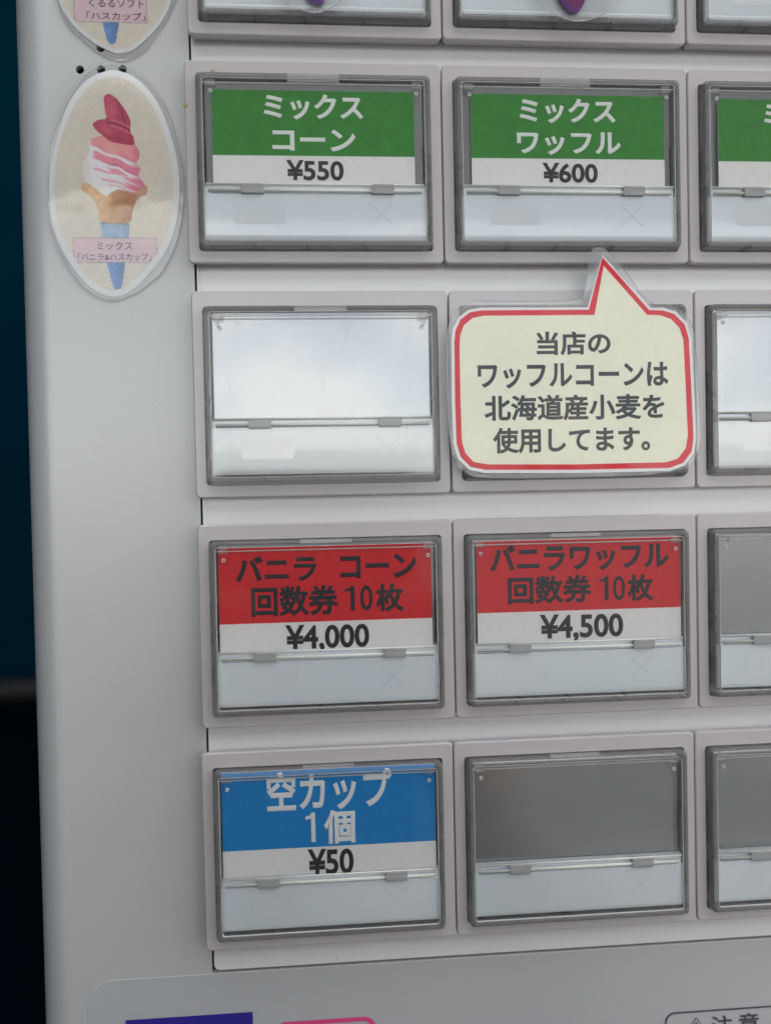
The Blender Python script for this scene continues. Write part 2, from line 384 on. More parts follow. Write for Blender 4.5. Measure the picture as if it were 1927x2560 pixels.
# one push button -----------------------------------------------------------
def make_button():
    bz = bmesh.new()
    oy0, oy1 = -UH / 2, UH / 2
    # bezel as lofted rings: outer back, outer front with round-over, inner front, inner back
    def ring(x0, y0, x1, y1, r, e): return [bz.verts.new(P(px, py, e)) for px, py in rrect(x0, y0, x1, y1, r, 6)]
    w = UW / 2
    rings = [ring(-w + .5, oy0 + .55, w - .5, oy1 - .55, .8, .02), ring(-w + .12, oy0 + .28, w - .12, oy1 - .28, .85, 1.1),
             ring(-w + .02, oy0 + .08, w - .02, oy1 - .08, .9, 2.2), ring(-w, oy0, w, oy1, .9, 2.75),
             ring(-w + .08, oy0 + .08, w - .08, oy1 - .08, .85, 3.0), ring(-w + .24, oy0 + .26, w - .24, oy1 - .26, .75, 3.15)]
    hx0, hy0, hx1, hy1 = -20.98, -15.38, 20.98, 15.98
    rings += [ring(hx0 - .12, hy0 - .12, hx1 + .12, hy1 + .12, .7, 3.15), ring(hx0, hy0, hx1, hy1, .6, 3.03), ring(hx0 + .1, hy0 + .1, hx1 - .1, hy1 - .1, .5, -6.5)]
    for a, b in zip(rings, rings[1:]):
        n = len(a)
        for k in range(n): bz.faces.new((a[k], a[(k + 1) % n], b[(k + 1) % n], b[k]))
    u = build('selection_button', bz, m_bezel, machine, smooth=True)
    u.data.set_sharp_from_angle(angle=R(20))
    # switch body deep in the opening
    b = bmesh.new(); add_box(b, -21.5, -16., 21.5, 16.5, -8, -1.5)
    add_box(b, -19.4, -14.4, 19.4, 4.2, -6, 2.2)
    build('switch_housing', b, m_well, u)
    b = bmesh.new(); add_box(b, -19.3, 4.9, 19.3, 14.0, -6, 3.2)
    build('lamp_block', b, m_switch, u, bevel=.3)
    for sx in (-1, 1):
        for y in (8.1, 12.2):
            b = bmesh.new(); add_box(b, sx * 19.2 - .22, y, sx * 19.2 + .22, y + 1.1, -1.2, .1); build('vent_slot', b, m_blackp, u)
    b = bmesh.new(); add_box(b, -4.8, -15.25, 4.6, -14.5, -2, 3.3)
    build('top_latch', b, m_well, u, bevel=.15)
    b = bmesh.new(); add_box(b, -19.45, -14.35, 19.45, 4.35, 2.3, 3.2)
    build('backing_plate', b, m_silver, u, bevel=.1)
    # pale plate behind the lower window
    b = bmesh.new()
    pr = [(6.25, 3.4), (6.25, 4.6), (13.35, 4.6), (14.3, 4.15), (14.3, 3.4)]
    va = [b.verts.new(P(-19.85, y, e)) for y, e in pr]; vb = [b.verts.new(P(19.85, y, e)) for y, e in pr]
    for k in range(5): b.faces.new((va[k], va[(k + 1) % 5], vb[(k + 1) % 5], vb[k]))
    b.faces.new(va[::-1]); b.faces.new(vb)
    build('lower_plate', b, m_strip, u, bevel=.12)
    b = bmesh.new(); add_prism(b, [rrect(-14.6, 7.7, -5.4, 11.6, .45, 4)], 4.6, 4.625)
    build('faint_lamp_window', b, m_mark, u)
    b = bmesh.new()
    for s in (-1, 1):
        cx, cy, L_, t = 11.6, 9.75, 2.9, .14
        a = s * R(43); dx, dy = math.cos(a), math.sin(a)
        add_prism(b, [[(cx - dx * L_ + dy * t, cy - dy * L_ - dx * t), (cx + dx * L_ + dy * t, cy + dy * L_ - dx * t), (cx + dx * L_ - dy * t, cy + dy * L_ + dx * t), (cx - dx * L_ - dy * t, cy - dy * L_ + dx * t)]], 4.6, 4.62 + .004 * s)
    build('faint_cross', b, m_cross, u)
    # clear cap: wall ring with rounded front edge
    c = bmesh.new()
    def cring(d, e, r): return [c.verts.new(P(px, py, e)) for px, py in rrect(-20.82 + d, -15.27 + d, 20.82 - d, 15.85 - d, r, 5)]
    # front view: outer wall -> round-over -> front rim -> inner wall
    rg = [cring(-.02, -4, .9), cring(0, 4.7, .9), cring(.1, 5.0, .85), cring(.32, 5.2, .8), cring(1.15, 5.2, .5), cring(1.2, 4.75, .5), cring(1.15, -4, .5)]
    for a, b2 in zip(rg, rg[1:] + rg[:1]):
        n = len(a)
        for k in range(n): c.faces.new((a[k], a[(k + 1) % n], b2[(k + 1) % n], b2[k]))
    cap = build('clear_cap', c, m_glass, u, smooth=True)
    cap.modifiers.new('wn', 'WEIGHTED_NORMAL')
    c = bmesh.new(); add_prism(c, [rrect(-19.71, -14.2, 19.71, 14.72, .5, 4), rrect(-19.63, -14.12, 19.63, 14.64, .45, 4)], 4.9, 5.22)
    build('cap_edge_highlight', c, m_rod, u, smooth=False)  # pale ring put in as the highlight along the cap's inner rim
    c = bmesh.new(); add_prism(c, [rrect(-19.9, -13.62, 19.9, -13.42, .08, 2)], 4.5, 4.74)
    build('top_lip', c, m_rod, u)
    # ribs moulded in the cap walls
    for x in (-11.2, -2.0, 8.6):
        c = bmesh.new(); add_box(c, x, 14.72, x + .3, 15.2, -3.5, 4.2); build('cap_rib', c, m_rib, u)
    for sx in (-1, 1):
        for y, hgt in ((-3.4, 3.9), (1.6, 2.2), (8.2, 3.2)):
            c = bmesh.new(); add_box(c, sx * 19.95 - .22, y, sx * 19.95 + .22, y + hgt, -3.5, 4.0); build('cap_rib', c, m_rib, u)
    c = bmesh.new(); add_box(c, -19.66, -14.2, 19.66, 4.35, 4.78, 4.80)
    win = build('upper_window', c, m_window, u)
    c = bmesh.new(); add_box(c, -19.66, 6.1, 19.66, 14.62, 4.78, 4.80)
    win2 = build('lower_window', c, m_window, u)
    for y_, r_, w_ in ((4.55, .2, 19.5), (5.62, .33, 19.0)):
        c = bmesh.new(); add_cyl_x(c, -w_, w_, y_, 4.75, r_, 12); build('hinge_rod', c, m_rod, u, smooth=True)
    c = bmesh.new(); add_box(c, -19.6, 4.4, 19.6, 6.2, 3.3, 4.2); build('hinge_bar', c, m_strip, u)
    for x in (-11.3, 11.9):
        c = bmesh.new(); add_prism(c, [rrect(x - 2.0, 4.55, x + 2.0, 6.25, .25, 3)], 4.2, 5.28)
        build('hinge_tab', c, m_tabc, u, bevel=.12)
    for sx in (-1, 1):
        c = bmesh.new(); add_box(c, sx * 18.3 - .85, -14.15, sx * 18.3 + .85, -12.95, 3.6, 4.7)
        build('corner_clip', c, m_rib, u, bevel=.1)
        c = bmesh.new(); n = 20
        r0 = circle(sx * 18.25, -11.95, .34, n); r1 = circle(sx * 18.25, -11.95, .2, n)
        add_prism(c, [r0, r1], 4.55, 4.98)
        build('pin_ring', c, m_rod, u, bevel=.05)
    return u

proto = make_button()
def copy_button(src, parent):
    c = src.copy(); COL.objects.link(c); c.parent = parent
    for ch in src.children:
        d = ch.copy(); COL.objects.link(d); d.parent = c
    return c
LAB = {(1, 1): 'push button above the green-labelled cone button, only its lower edge in view', (1, 2): 'push button at the top edge with a purple tip hanging over it', (1, 3): 'push button in the top right corner, mostly cut off',
       (2, 1): 'push button holding the green label priced 550 yen', (2, 2): 'push button holding the green label priced 600 yen', (2, 3): 'push button at the right edge holding a cut-off green label',
       (3, 1): 'unlabelled push button shining with sky reflection', (3, 2): 'push button hidden under the speech bubble card', (3, 3): 'unlabelled push button right of the speech bubble card',
       (4, 1): 'push button holding the red label priced 4,000 yen', (4, 2): 'push button holding the red label priced 4,500 yen', (4, 3): 'dull grey unlabelled push button right of the red labels',
       (5, 1): 'push button holding the blue label priced 50 yen', (5, 2): 'dull grey unlabelled push button right of the blue label', (5, 3): 'unlabelled push button at the lower right edge'}
units = {}
first = True
for (ri, (cy, hh, cs)) in ROWS.items():
    for ci, cx in cs.items():
        u = proto if first else copy_button(proto, machine)
        first = False
        u.location = P(cx, cy, .03 + random.uniform(0, .05))
        u.scale = ((cs[2] - cs[1] - .12) / UW, 1, hh / UH)
        u.rotation_euler = (0, R({1: .1, 2: 0, 3: 0, 4: 0, 5: -.05}[ri]), 0)
        u['label'] = LAB[(ri, ci)]; u['group'] = 'push buttons of the ticket machine'
        units[(ri, ci)] = u
        if ri == 3:
            for ch in u.children:
                if ch.name.startswith(('upper_window', 'lower_window')):
                    nm = ch.data.copy(); nm.materials[0] = m_windowc if ch.name.startswith('upper') else m_windowb; ch.data = nm

# yellow stains on a bezel
for (x, y, r_) in ((-69.0, -51.3, .42), (-64.1, -57.35, .36)):
    c = bmesh.new(); pts = [(x + r_ * (1 + .15 * math.sin(3 * t)) * math.cos(t), y + r_ * math.sin(t)) for t in [2 * math.pi * k / 14 for k in range(14)]]
    add_prism(c, [pts], 3.17, 3.25); build('dried_drip', c, m_stain, machine, bevel=.06)

# overlay sheet on the lower front
bm = bmesh.new()
add_prism(bm, [rrect(-91.85, 106.3, XR - 6, YB - 5, 5.6, 10)], 0, .06)
ov = build('overlay_sheet', bm, m_sheet, machine, bevel=.05)
bm = bmesh.new(); add_prism(bm, [rrect(-91.85, 106.3, XR - 6, YB - 5, 5.6, 10), rrect(-91.78, 106.37, XR - 6.07, YB - 5.07, 5.53, 10)], .06, .09); build('sheet_edge', bm, m_plate, machine)
bm = bmesh.new(); add_box(bm, -84.5, 113.85, -61.4, 135, .13, .16); build('navy_print', bm, m_navy, machine)
bm = bmesh.new(); add_prism(bm, [rrect(-57.5, 116.2, -38.6, 135, 2.2, 8), rrect(-56.7, 117.0, -39.4, 134.2, 1.6, 8)], .13, .17); build('pink_border_print', bm, m_pink, machine)
bm = bmesh.new(); add_prism(bm, [rrect(17.2, 119.5, 70, 150, 2.0, 8), rrect(17.5, 119.8, 69.7, 149.7, 1.75, 8)], .13, .16); build('caution_border', bm, m_greytext, machine)
lettering('caution_lettering', '⚠', (21.6, 120.9, 25.2, 124.1), .135, m_greytext, machine, bold=0)
lettering('caution_lettering', '注', (26.4, 120.75, 30.6, 124.9), .135, m_greytext, machine, bold=.012)
lettering('caution_lettering', '意', (31.9, 120.6, 36.0, 124.8), .135, m_greytext, machine, bold=.012)

# ------------------------------------------------------------------ label cards in the caps
def card(unit, label, x0, x1, y0, ys, y1, mcol, group, e=4.05, thick=.18):
    cx = ROWS[unit[0]][2][unit[1]]; cy = ROWS[unit[0]][0]
    rt = root('price_label_card', label, 'label card', group, at=(cx, cy, 0))
    X0, X1 = x0 - cx, x1 - cx; Y0, YS, Y1 = y0 - cy, ys - cy, y1 - cy
    b = bmesh.new(); add_box(b, X0, Y0, X1, Y1, e, e + thick); build('paper', b, m_paper, rt)
    b = bmesh.new(); add_box(b, X0 + .01, Y0 + .01, X1 - .01, YS, e + thick, e + thick + .015); build('colour_band', b, mcol, rt)
    def t(s, box, m, bold, name='lettering', skew=0.):
        if s is None:
            b_ = bmesh.new(); add_prism(b_, [[(px - cx, py - cy) for px, py in box]], e + thick + .02, e + thick + .05); return build(name, b_, m, rt)
        return lettering(name, s, (box[0] - cx, box[1] - cy, box[2] - cx, box[3] - cy), e + thick + .02, m, rt, bold, skew=skew)
    return t
def one(t, x0, y0, x1, y1, m):
    w = x1 - x0; a = x1 - w * .42; h = y1 - y0
    t(None, [(a + w * .05, y0), (x1, y0), (x1, y1), (a, y1), (a, y0 + h * .2), (x0, y0 + h * .24), (x0, y0 + h * .13), (a - w * .1, y0 + h * .09)], m, 0)
G1 = 'price labels inside the push buttons'
t = card((2, 1), 'green label reading mix cone, priced 550 yen', -64.35, -28.5, -53.7, -42.2, -37.2, m_green, G1)
t('ミックス', (-55.3, -53.1, -37.6, -48.55), m_white, .032); t('コーン', (-53.85, -46.9, -39.1, -43.0), m_white, .032)
t('¥550', (-51.5, -41.45, -41.3, -37.85), m_black, .028, 'price')
t = card((2, 2), 'green label reading mix waffle, priced 600 yen', -18.15, 17.7, -53.65, -42.15, -37.2, m_green, G1)
t('ミックス', (-9.3, -53.05, 8.55, -48.5), m_white, .032); t('ワッフル', (-9.85, -47.0, 9.5, -42.8), m_white, .032)
t('¥600', (-5.2, -41.4, 5.1, -37.8), m_black, .028, 'price')
t = card((2, 3), 'green label cut off by the right edge of the photo', 28.0, 64.0, -53.4, -42.0, -37.1, m_green, G1)
t('ミックス', (36.75, -52.8, 54.6, -48.3), m_white, .032)
t = card((4, 1), 'red label for ten vanilla cone coupons, priced 4,000 yen', -65.2, -26.98, 27.3, 41.0, 47.0, m_red, G1)
t('バニラ', (-62.2, 28.9, -47.7, 33.6), m_black, .035); t('コーン', (-43.5, 29.05, -29.65, 33.5), m_black, .035)
t('回数券', (-59.5, 34.4, -43.85, 39.9), m_black, .032); t('0', (-40.0, 34.7, -37.75, 39.25), m_black, .012); one(t, -42.75, 34.7, -41.0, 39.25, m_black); t('枚', (-37.2, 34.5, -32.05, 39.6), m_black, .034)
t("¥4,000", (-53.6, 41.5, -38.5, 46.6), m_black, .028, 'price')
t = card((4, 2), 'red label for ten vanilla waffle coupons, priced 4,500 yen', -18.65, 19.64, 27.2, 40.45, 46.6, m_red, G1)
t('バニラワッフル', (-16.2, 28.1, 17.5, 33.2), m_black, .035)
t('回数券', (-12.95, 33.9, 2.8, 39.1), m_black, .032); t('0', (6.75, 34.3, 9.05, 38.85), m_black, .012); one(t, 4.2, 34.3, 5.9, 38.85, m_black); t('枚', (9.5, 34.1, 14.45, 39.1), m_black, .034)
t('¥4,500', (-7.1, 41.1, 8.6, 46.3), m_black, .028, 'price')
t = card((5, 1), 'blue label for one empty cup, priced 50 yen', -65.65, -27.1, 67.7, 81.9, 88.6, m_blue, G1)
t('空カップ', (-57.6, 67.95, -35.0, 75.3), m_white, .028); one(t, -50.75, 75.6, -49.0, 80.95, m_white); t('個', (-47.5, 75.3, -41.8, 81.5), m_white, .032)
t('¥50', (-50.5, 82.3, -42.2, 87.1), m_black, .028, 'price')

# ------------------------------------------------------------------ laminated cards
def lam_pair(rt, outline, e0, e1, m=None):
    b = bmesh.new(); add_prism(b, [outline], e0, e1)
    return build('clear_laminate', b, m or m_lam, rt, bevel=.03, seg=1)

# painted ovals ----------------------------------------------------------
def inpoly(px, py, poly):
    poly = np.array(poly, float); ins = np.zeros(px.shape, bool); n = len(poly)
    for i in range(n):
        x0, y0 = poly[i]; x1, y1 = poly[(i + 1) % n]
        c = ((y0 > py) != (y1 > py)) & (px < (x1 - x0) * (py - y0) / ((y1 - y0) or 1e-9) + x0)
        ins ^= c
    return ins
rng = np.random.RandomState(3)
def vnoise(x, y, s, seed=0):
    r = np.random.RandomState(seed); g = r.rand(64, 64)
    xi = x / s; yi = y / s; x0 = np.floor(xi).astype(int); y0 = np.floor(yi).astype(int)
    fx = xi - x0; fy = yi - y0; fx = fx * fx * (3 - 2 * fx); fy = fy * fy * (3 - 2 * fy)
    a = g[y0 % 64, x0 % 64]; b = g[y0 % 64, (x0 + 1) % 64]; c = g[(y0 + 1) % 64, x0 % 64]; d = g[(y0 + 1) % 64, (x0 + 1) % 64]
    return (a * (1 - fx) + b * fx) * (1 - fy) + (c * (1 - fx) + d * fx) * fy
def lin(c): return np.array(srgb(*c)[:3])
def sstep(a, b, x):
    t = np.clip((x - a) / (b - a), 0, 1); return t * t * (3 - 2 * t)
BERRY = smooth_loop([(704, 630), (738, 611), (790, 648), (838, 716), (870, 788), (868, 850), (888, 895), (884, 940), (800, 932), (730, 915), (676, 872), (640, 840), (625, 806), (660, 780), (712, 768), (702, 700)], 4)
BODY = smooth_loop([(602, 908), (700, 880), (800, 895), (880, 922), (922, 985), (918, 1030), (902, 1055), (928, 1098), (912, 1135), (948, 1190), (938, 1225), (880, 1255), (790, 1240), (700, 1275), (640, 1230), (575, 1185), (555, 1120), (562, 1050), (592, 1000), (598, 945)], 4)
CONE = smooth_loop([(540, 1212), (552, 1190), (585, 1195), (640, 1232), (700, 1274), (735, 1248), (780, 1230), (840, 1242), (890, 1250), (940, 1205), (966, 1208), (962, 1262), (930, 1272), (892, 1310), (868, 1370), (848, 1442), (750, 1450), (655, 1432), (645, 1370), (622, 1310), (585, 1262), (548, 1242)], 4)
def paint(x, y, which):
    """x, y in print units; returns linear colours"""
    n1 = vnoise(x, y, 9, 1); n2 = vnoise(x, y, 40, 2); n3 = vnoise(x, y, 4, 5)
    col = np.outer(np.ones(x.size), lin((212, 205, 190))) * (1 + .05 * (n1 - .5) + .06 * (n2 - .5))[:, None]
    def put(mask, c):
        col[mask] = c[mask] if c.ndim == 2 else c
    if which == 2:
        # sleeve
        a = inpoly(x, y, [(655, 1440), (847, 1448), (836, 1560), (668, 1560)])
        c = lin((150, 178, 205)) * (1 + .25 * (vnoise(x, y, 30, 7) - .5))[:, None]
        k = sstep(790, 835, x)[:, None] * .5; c = c * (1 - k) + lin((95, 140, 190)) * k
        ln = (np.abs(y - (1446 + .04 * (x - 655))) < 7)[:, None]; c = np.where(ln, lin((120, 128, 138)), c); put(a, c)
        # body
        a = inpoly(x, y, BODY)
        dx = x - 600
        wht = lin((238, 232, 236)); pk = lin((226, 138, 158)); sal = lin((236, 156, 152)); dpk = lin((206, 104, 136))
        c = np.outer(np.ones(x.size), wht) * (1 - .10 * sstep(620, 570, x) - .08 * n2)[:, None]
        def lay(mk, colr):
            nonlocal c
            mk = np.clip(mk, 0, 1)[:, None]; c = c * (1 - mk) + colr * mk
        wob = 5 * np.sin(dx / 23.) + 6 * (vnoise(x, y, 26, 17) - .5)
        def band(y0, y1, a, b, x0, soft=8, wd=60):
            f = y - a * dx - b * dx * dx + wob
            return sstep(y0 - soft, y0 + soft, f) * sstep(y1 + soft, y1 - soft, f) * sstep(x0, x0 + wd, x)
        lay(band(780, 948, .33, .0001, 596, 5, 22), sal); lay(.8 * band(918, 948, .33, .0001, 640, 7), pk)
        lay(band(975, 1028, .26, .0004, 606, 6, 34), pk); lay(.7 * band(1012, 1028, .26, .0004, 700, 5), dpk)
        lay(.85 * band(1046, 1072, .24, .0005, 690, 6), pk)
        lay(.9 * band(1092, 1104, .05, .0009, 610, 3, 30), pk); lay(band(1112, 1150, .04, .0010, 800, 8), pk)
        lay(.8 * band(1146, 1157, .06, .0008, 650, 3, 40), pk); lay(.7 * band(1176, 1184, .08, .0006, 690, 3, 50), dpk)
        lay(.75 * sstep(842, 925, x + 8 * np.sin(y / 17.)) * (y < 1240), dpk * 1.05)
        lay(.55 * np.exp(-(((x - 742) / 46.) ** 2 + ((y - 975) / 34.) ** 2)), lin((246, 184, 164)))
        lay(.6 * np.exp(-((y - 1128 - .08 * dx) / 6.) ** 2) * sstep(640, 700, x) * sstep(900, 860, x), lin((250, 244, 246)))
        c = c * (1 + .12 * (vnoise(x, y, 8, 19) - .5))[:, None]
        put(a, c)
        # cone
        a = inpoly(x, y, CONE)
        k = sstep(600, 930, x)
        c = lin((222, 176, 128))[None] * (1 - k[:, None]) + lin((176, 122, 92))[None] * k[:, None]
        rim = sstep(1290, 1215, y); c = c * (1 - .35 * rim[:, None]) + lin((212, 172, 146)) * .35 * rim[:, None]
        gg = ((np.abs(((x + y) % 46) - 23) < 3) | (np.abs(((x - y) % 46) - 23) < 3)) & (y > 1290)
        c = c * np.where(gg, .93, 1.)[:, None] * (1 + .25 * (vnoise(x, y, 22, 9) - .5))[:, None]; put(a, c)
        # berry
        a = inpoly(x, y, BERRY)
        c = np.outer(np.ones(x.size), lin((180, 62, 94)))
        lt = np.exp(-(((x - 745) / 42.) ** 2 + ((y - 715) / 70.) ** 2)) + .8 * np.exp(-(((x - 700 - (y - 820) * .6) / 38.) ** 2 + ((y - 835) / 40.) ** 2))
        c = c * (1 - .75 * np.clip(lt, 0, 1)[:, None]) + lin((206, 96, 112)) * .75 * np.clip(lt, 0, 1)[:, None]
        fold = np.abs(y - (792 + .25 * (x - 720) + .0016 * (x - 760) ** 2)); dk = np.exp(-(fold / 9.) ** 2) * (x > 712)
        c = c * (1 - .45 * dk[:, None]); hl = np.exp(-((fold - 18) / 7.) ** 2) * (x > 740)
        c = c * (1 - .4 * hl[:, None]) + lin((226, 140, 150)) * .4 * hl[:, None]
        ed = np.exp(-((x - (806 + (y - 700) * .28)) / 9.) ** 2) * (y < 800); c = c * (1 - .4 * ed[:, None])
        rd = sstep(850, 905, y) * (x > 730); c = c * (1 - .3 * rd[:, None]) + lin((160, 20, 60)) * .3 * rd[:, None]
        c = c * (1 + .2 * (vnoise(x, y, 14, 11) - .5))[:, None]; put(a, c)
        tip = smooth_loop([(697, 1700), (802, 1700), (797, 1780), (783, 1862), (756, 1881), (728, 1866), (708, 1780)], 3)
        box = (477, 1545, 1020, 1707)
    else:
        tip = smooth_loop([(712, 140), (806, 140), (797, 220), (785, 272), (762, 288), (737, 274), (722, 220)], 3)
        box = (522, -220, 996, 146)
    a = inpoly(x, y, tip)
    c = lin((98, 138, 190)) * (1 + .3 * (vnoise(x, y, 18, 13) - .5))[:, None] * (1.1 - .25 * sstep(720, 800, x))[:, None]; put(a, c)
    a = (x > box[0]) & (x < box[2]) & (y > box[1]) & (y < box[3]); put(a, np.outer(np.ones(x.size), lin((214, 188, 194))) * (1 + .05 * (n1 - .5))[:, None])
    ed = 3.0
    b2 = a & ((x < box[0] + ed) | (x > box[2] - ed) | (y < box[1] + ed) | (y > box[3] - ed)); put(b2, np.outer(np.ones(x.size), lin((110, 98, 106))))
    return np.clip(1.28 * col * (1 + .05 * (n3 - .5))[:, None], 0, 1)
def tocrop(x, y, w): return 477 + (x + 89.87) / .02709, 1545 + (y + 28.83) / .02742
def painted_oval(name, outline, e, which, parent, nr=170, ns=520):
    pl = smooth_loop(outline, 8); pl = np.array(pl)
    c = pl.mean(0)
    ang = np.arctan2(pl[:, 1] - c[1], pl[:, 0] - c[0]); rad = np.hypot(pl[:, 0] - c[0], pl[:, 1] - c[1])
    o = np.argsort(ang); ang, rad = ang[o], rad[o]
    A = np.linspace(-math.pi, math.pi, ns, endpoint=False)
    Rr = np.interp(A, np.r_[ang - 2 * math.pi, ang, ang + 2 * math.pi], np.r_[rad, rad, rad])
    V = [(c[0], c[1])]; 
    for i in range(1, nr + 1):
        k = (i / nr)
        V += list(zip(c[0] + k * Rr * np.cos(A), c[1] + k * Rr * np.sin(A)))
    V = np.array(V)
    F = [(0, 1 + (j + 1) % ns, 1 + j) for j in range(ns)]
    for i in range(nr - 1):
        a = 1 + i * ns; b = a + ns
        F += [(a + j, a + (j + 1) % ns, b + (j + 1) % ns, b + j) for j in range(ns)]
    me = bpy.data.meshes.new(name)
    me.from_pydata([(x * MM, -e * MM, -y * MM) for x, y in V], [], F)
    x, y = tocrop(V[:, 0], V[:, 1], which)
    cols = paint(x, y, which)
    at_ = me.color_attributes.new('print', 'FLOAT_COLOR', 'POINT')
    at_.data.foreach_set('color', np.c_[cols, np.ones(len(V))].astype(np.float32).ravel())
    me.materials.append(m_print)
    ob = bpy.data.objects.new(name, me); COL.objects.link(ob); ob.parent = parent
    return ob

O2L = [(-82.49, -59.38), (-85.74, -58.37), (-87.96, -56.01), (-90.2, -52.44), (-91.94, -47.79), (-93.43, -42.33), (-93.9, -36.87), (-93.6, -31.69), (-92.51, -27.32), (-90.74, -23.49), (-88.41, -20.19), (-86.03, -18.4), (-83.08, -17.48), (-80.61, -18.25), (-78.41, -19.21), (-75.9, -21.28), (-74.79, -22.1), (-72.79, -25.15), (-71.33, -28.74), (-70.23, -34.28), (-69.96, -39.8), (-70.66, -44.48), (-71.88, -49.96), (-73.69, -53.78), (-76.06, -56.76), (-78.73, -58.49), (-80.87, -59.24)]
O2I = [(-82.27, -57.53), (-85.26, -56.47), (-87.74, -54.11), (-89.71, -50.82), (-91.44, -46.44), (-92.5, -42.07), (-92.83, -36.88), (-92.51, -32.24), (-91.16, -27.87), (-88.85, -23.76), (-86.24, -20.74), (-83.02, -19.41), (-80.28, -20.45), (-77.21, -23.49), (-74.67, -26.8), (-73.06, -30.67), (-72.11, -35.64), (-71.99, -40.33), (-72.82, -45.28), (-74.33, -50.21), (-76.14, -53.74), (-78.78, -56.44), (-80.65, -57.28)]
GO = 'laminated oval ice cream cards on the left margin'
o2 = root('oval_sticker', 'laminated oval card with pink and white soft serve cone picture', 'sticker', GO)
b = bmesh.new(); add_prism(b, [inset(smooth_loop(O2I, 4), -1.12)], .06, .14); build('white_border', b, m_cardwhite, o2)
painted_oval('picture', O2I, .16, 2, o2)
lettering('caption', 'ミックス', (-85.75, -28.1, -79.5, -26.65), .165, m_greytext, o2, .0)
lettering('caption', '「バニラ&ハスカップ」', (-89.1, -26.05, -76.2, -24.75), .165, m_greytext, o2, .0)
fl = lam_pair(o2, smooth_loop(O2L, 4), .22, .34)
hinge_ = Matrix.Translation(P(-82, -17.5, 0)); fl.matrix_local = hinge_ @ Matrix.Rotation(R(2.2), 4, 'X') @ hinge_.inverted()      # the film stands a little off the card at the top
OLs = smooth_loop(O2L, 4); b = bmesh.new(); add_prism(b, [OLs, inset(OLs, .12)], .34, .4); build('laminate_rim', b, m_rimfilm, o2)
pvt = BASE @ Matrix.Translation(P(-82, -17.5, 0))
o2.matrix_world = pvt @ Matrix.Rotation(R(.25), 4, 'X') @ Matrix.Translation(-P(-82, -17.5, 0))
O1L = [(-93.2, -78), (-91.5, -70.86), (-90.82, -68.44), (-89.29, -65.9), (-86.68, -63.52), (-84.31, -61.66), (-81.65, -60.48), (-79.48, -60.58), (-76.74, -61.94), (-74.5, -64.72), (-72.52, -67.5), (-71.23, -69.99), (-70.2, -73.), (-69.6, -80), (-71, -92), (-76, -100), (-81.5, -102.5), (-87, -100), (-92, -92), (-93.6, -84)]
O1I = [(-92.1, -78), (-90.49, -70.89), (-89.48, -68.75), (-87.67, -66.35), (-85.05, -64.23), (-82.93, -63.05), (-81.05, -62.46), (-78.88, -62.99), (-76.67, -64.81), (-74.43, -67.18), (-73.02, -69.4), (-72.2, -71.5), (-71.3, -77), (-71.4, -84), (-73, -92), (-77, -98), (-81.5, -100), (-86, -98), (-90.4, -92), (-92.2, -84)]
o1 = root('oval_sticker', 'laminated oval card cut off at the top, only caption and cone tip showing', 'sticker', GO)
b = bmesh.new(); add_prism(b, [inset(smooth_loop(O1I, 4), -.72)], .06, .14); build('white_border', b, m_cardwhite, o1)
painted_oval('picture', O1I, .16, 1, o1, 150, 420)
lettering('caption', 'くるるソフト', (-85.95, -71.3, -76.35, -69.85), .165, m_greytext, o1, .0)
lettering('caption', '「ハスカップ」', (-86.4, -69.05, -76.15, -67.6), .165, m_greytext, o1, .0)
lam_pair(o1, smooth_loop(O1L, 4), .22, .34)
OLs = smooth_loop(O1L, 4); b = bmesh.new(); add_prism(b, [OLs, inset(OLs, .12)], .34, .4); build('laminate_rim', b, m_rimfilm, o1)

# purple tipped cards hanging over the top row -----------------------------
m_purple = mat('purple_print', (.12, .02, .22), rough=.6, var=.2, vscale=300)
m_magenta = mat('magenta_print', (.22, .02, .16), rough=.6, var=.2, vscale=300)
def tip_card(label, tip, lam, mag):
    rt = root('pointed_sticker', label, 'sticker', 'clear cards hanging over the top buttons')
    b = bmesh.new(); add_prism(b, [tip], 5.7, 5.78); build('purple_cone', b, m_purple, rt)
    if mag:
        b = bmesh.new(); add_prism(b, [mag], 5.78, 5.8); build('magenta_patch', b, m_magenta, rt)
    b = bmesh.new(); add_prism(b, [smooth_loop(lam, 4)], 5.9, 6.05); build('clear_laminate', b, m_lam, rt, bevel=.04, seg=1)
    ls = smooth_loop(lam, 4); b = bmesh.new(); add_prism(b, [ls, inset(ls, .14)], 6.05, 6.1); build('laminate_rim', b, m_rimfilm, rt)
tip_card('clear card hanging over the first top button, purple cone tip blunt', [(-49.4, -76), (-47.3, -68.9), (-46.3, -68.2), (-45.0, -67.95), (-44.5, -68.3), (-43.9, -69.3), (-42.6, -76)],
         [(-56, -80), (-54, -72), (-51.85, -68.85), (-50.48, -67.85), (-47.72, -66.75), (-45.27, -66.5), (-42.8, -67.34), (-41.01, -68.77), (-38.6, -72), (-36.8, -80), (-41, -88), (-52, -88)], None)
tip_card('clear card hanging over the second top button, purple and magenta pointed tip', [(-4.6, -76), (-2.0, -69.7), (-.8, -68.2), (.8, -67.45), (1.2, -67.5), (1.9, -68.4), (2.7, -69.8), (4.6, -76)],
         [(-11, -80), (-8.6, -73), (-6.27, -69.61), (-4.69, -67.9), (-1.93, -66.65), (1.51, -66.0), (5.43, -67.04), (8.04, -68.89), (9.4, -70.6), (11.5, -75), (12, -82), (5, -90), (-5, -90)],
         [(-3.0, -76), (-1.0, -69.9), (.4, -68.3), (1.5, -68.2), (2.5, -69.8), (4.2, -76)])

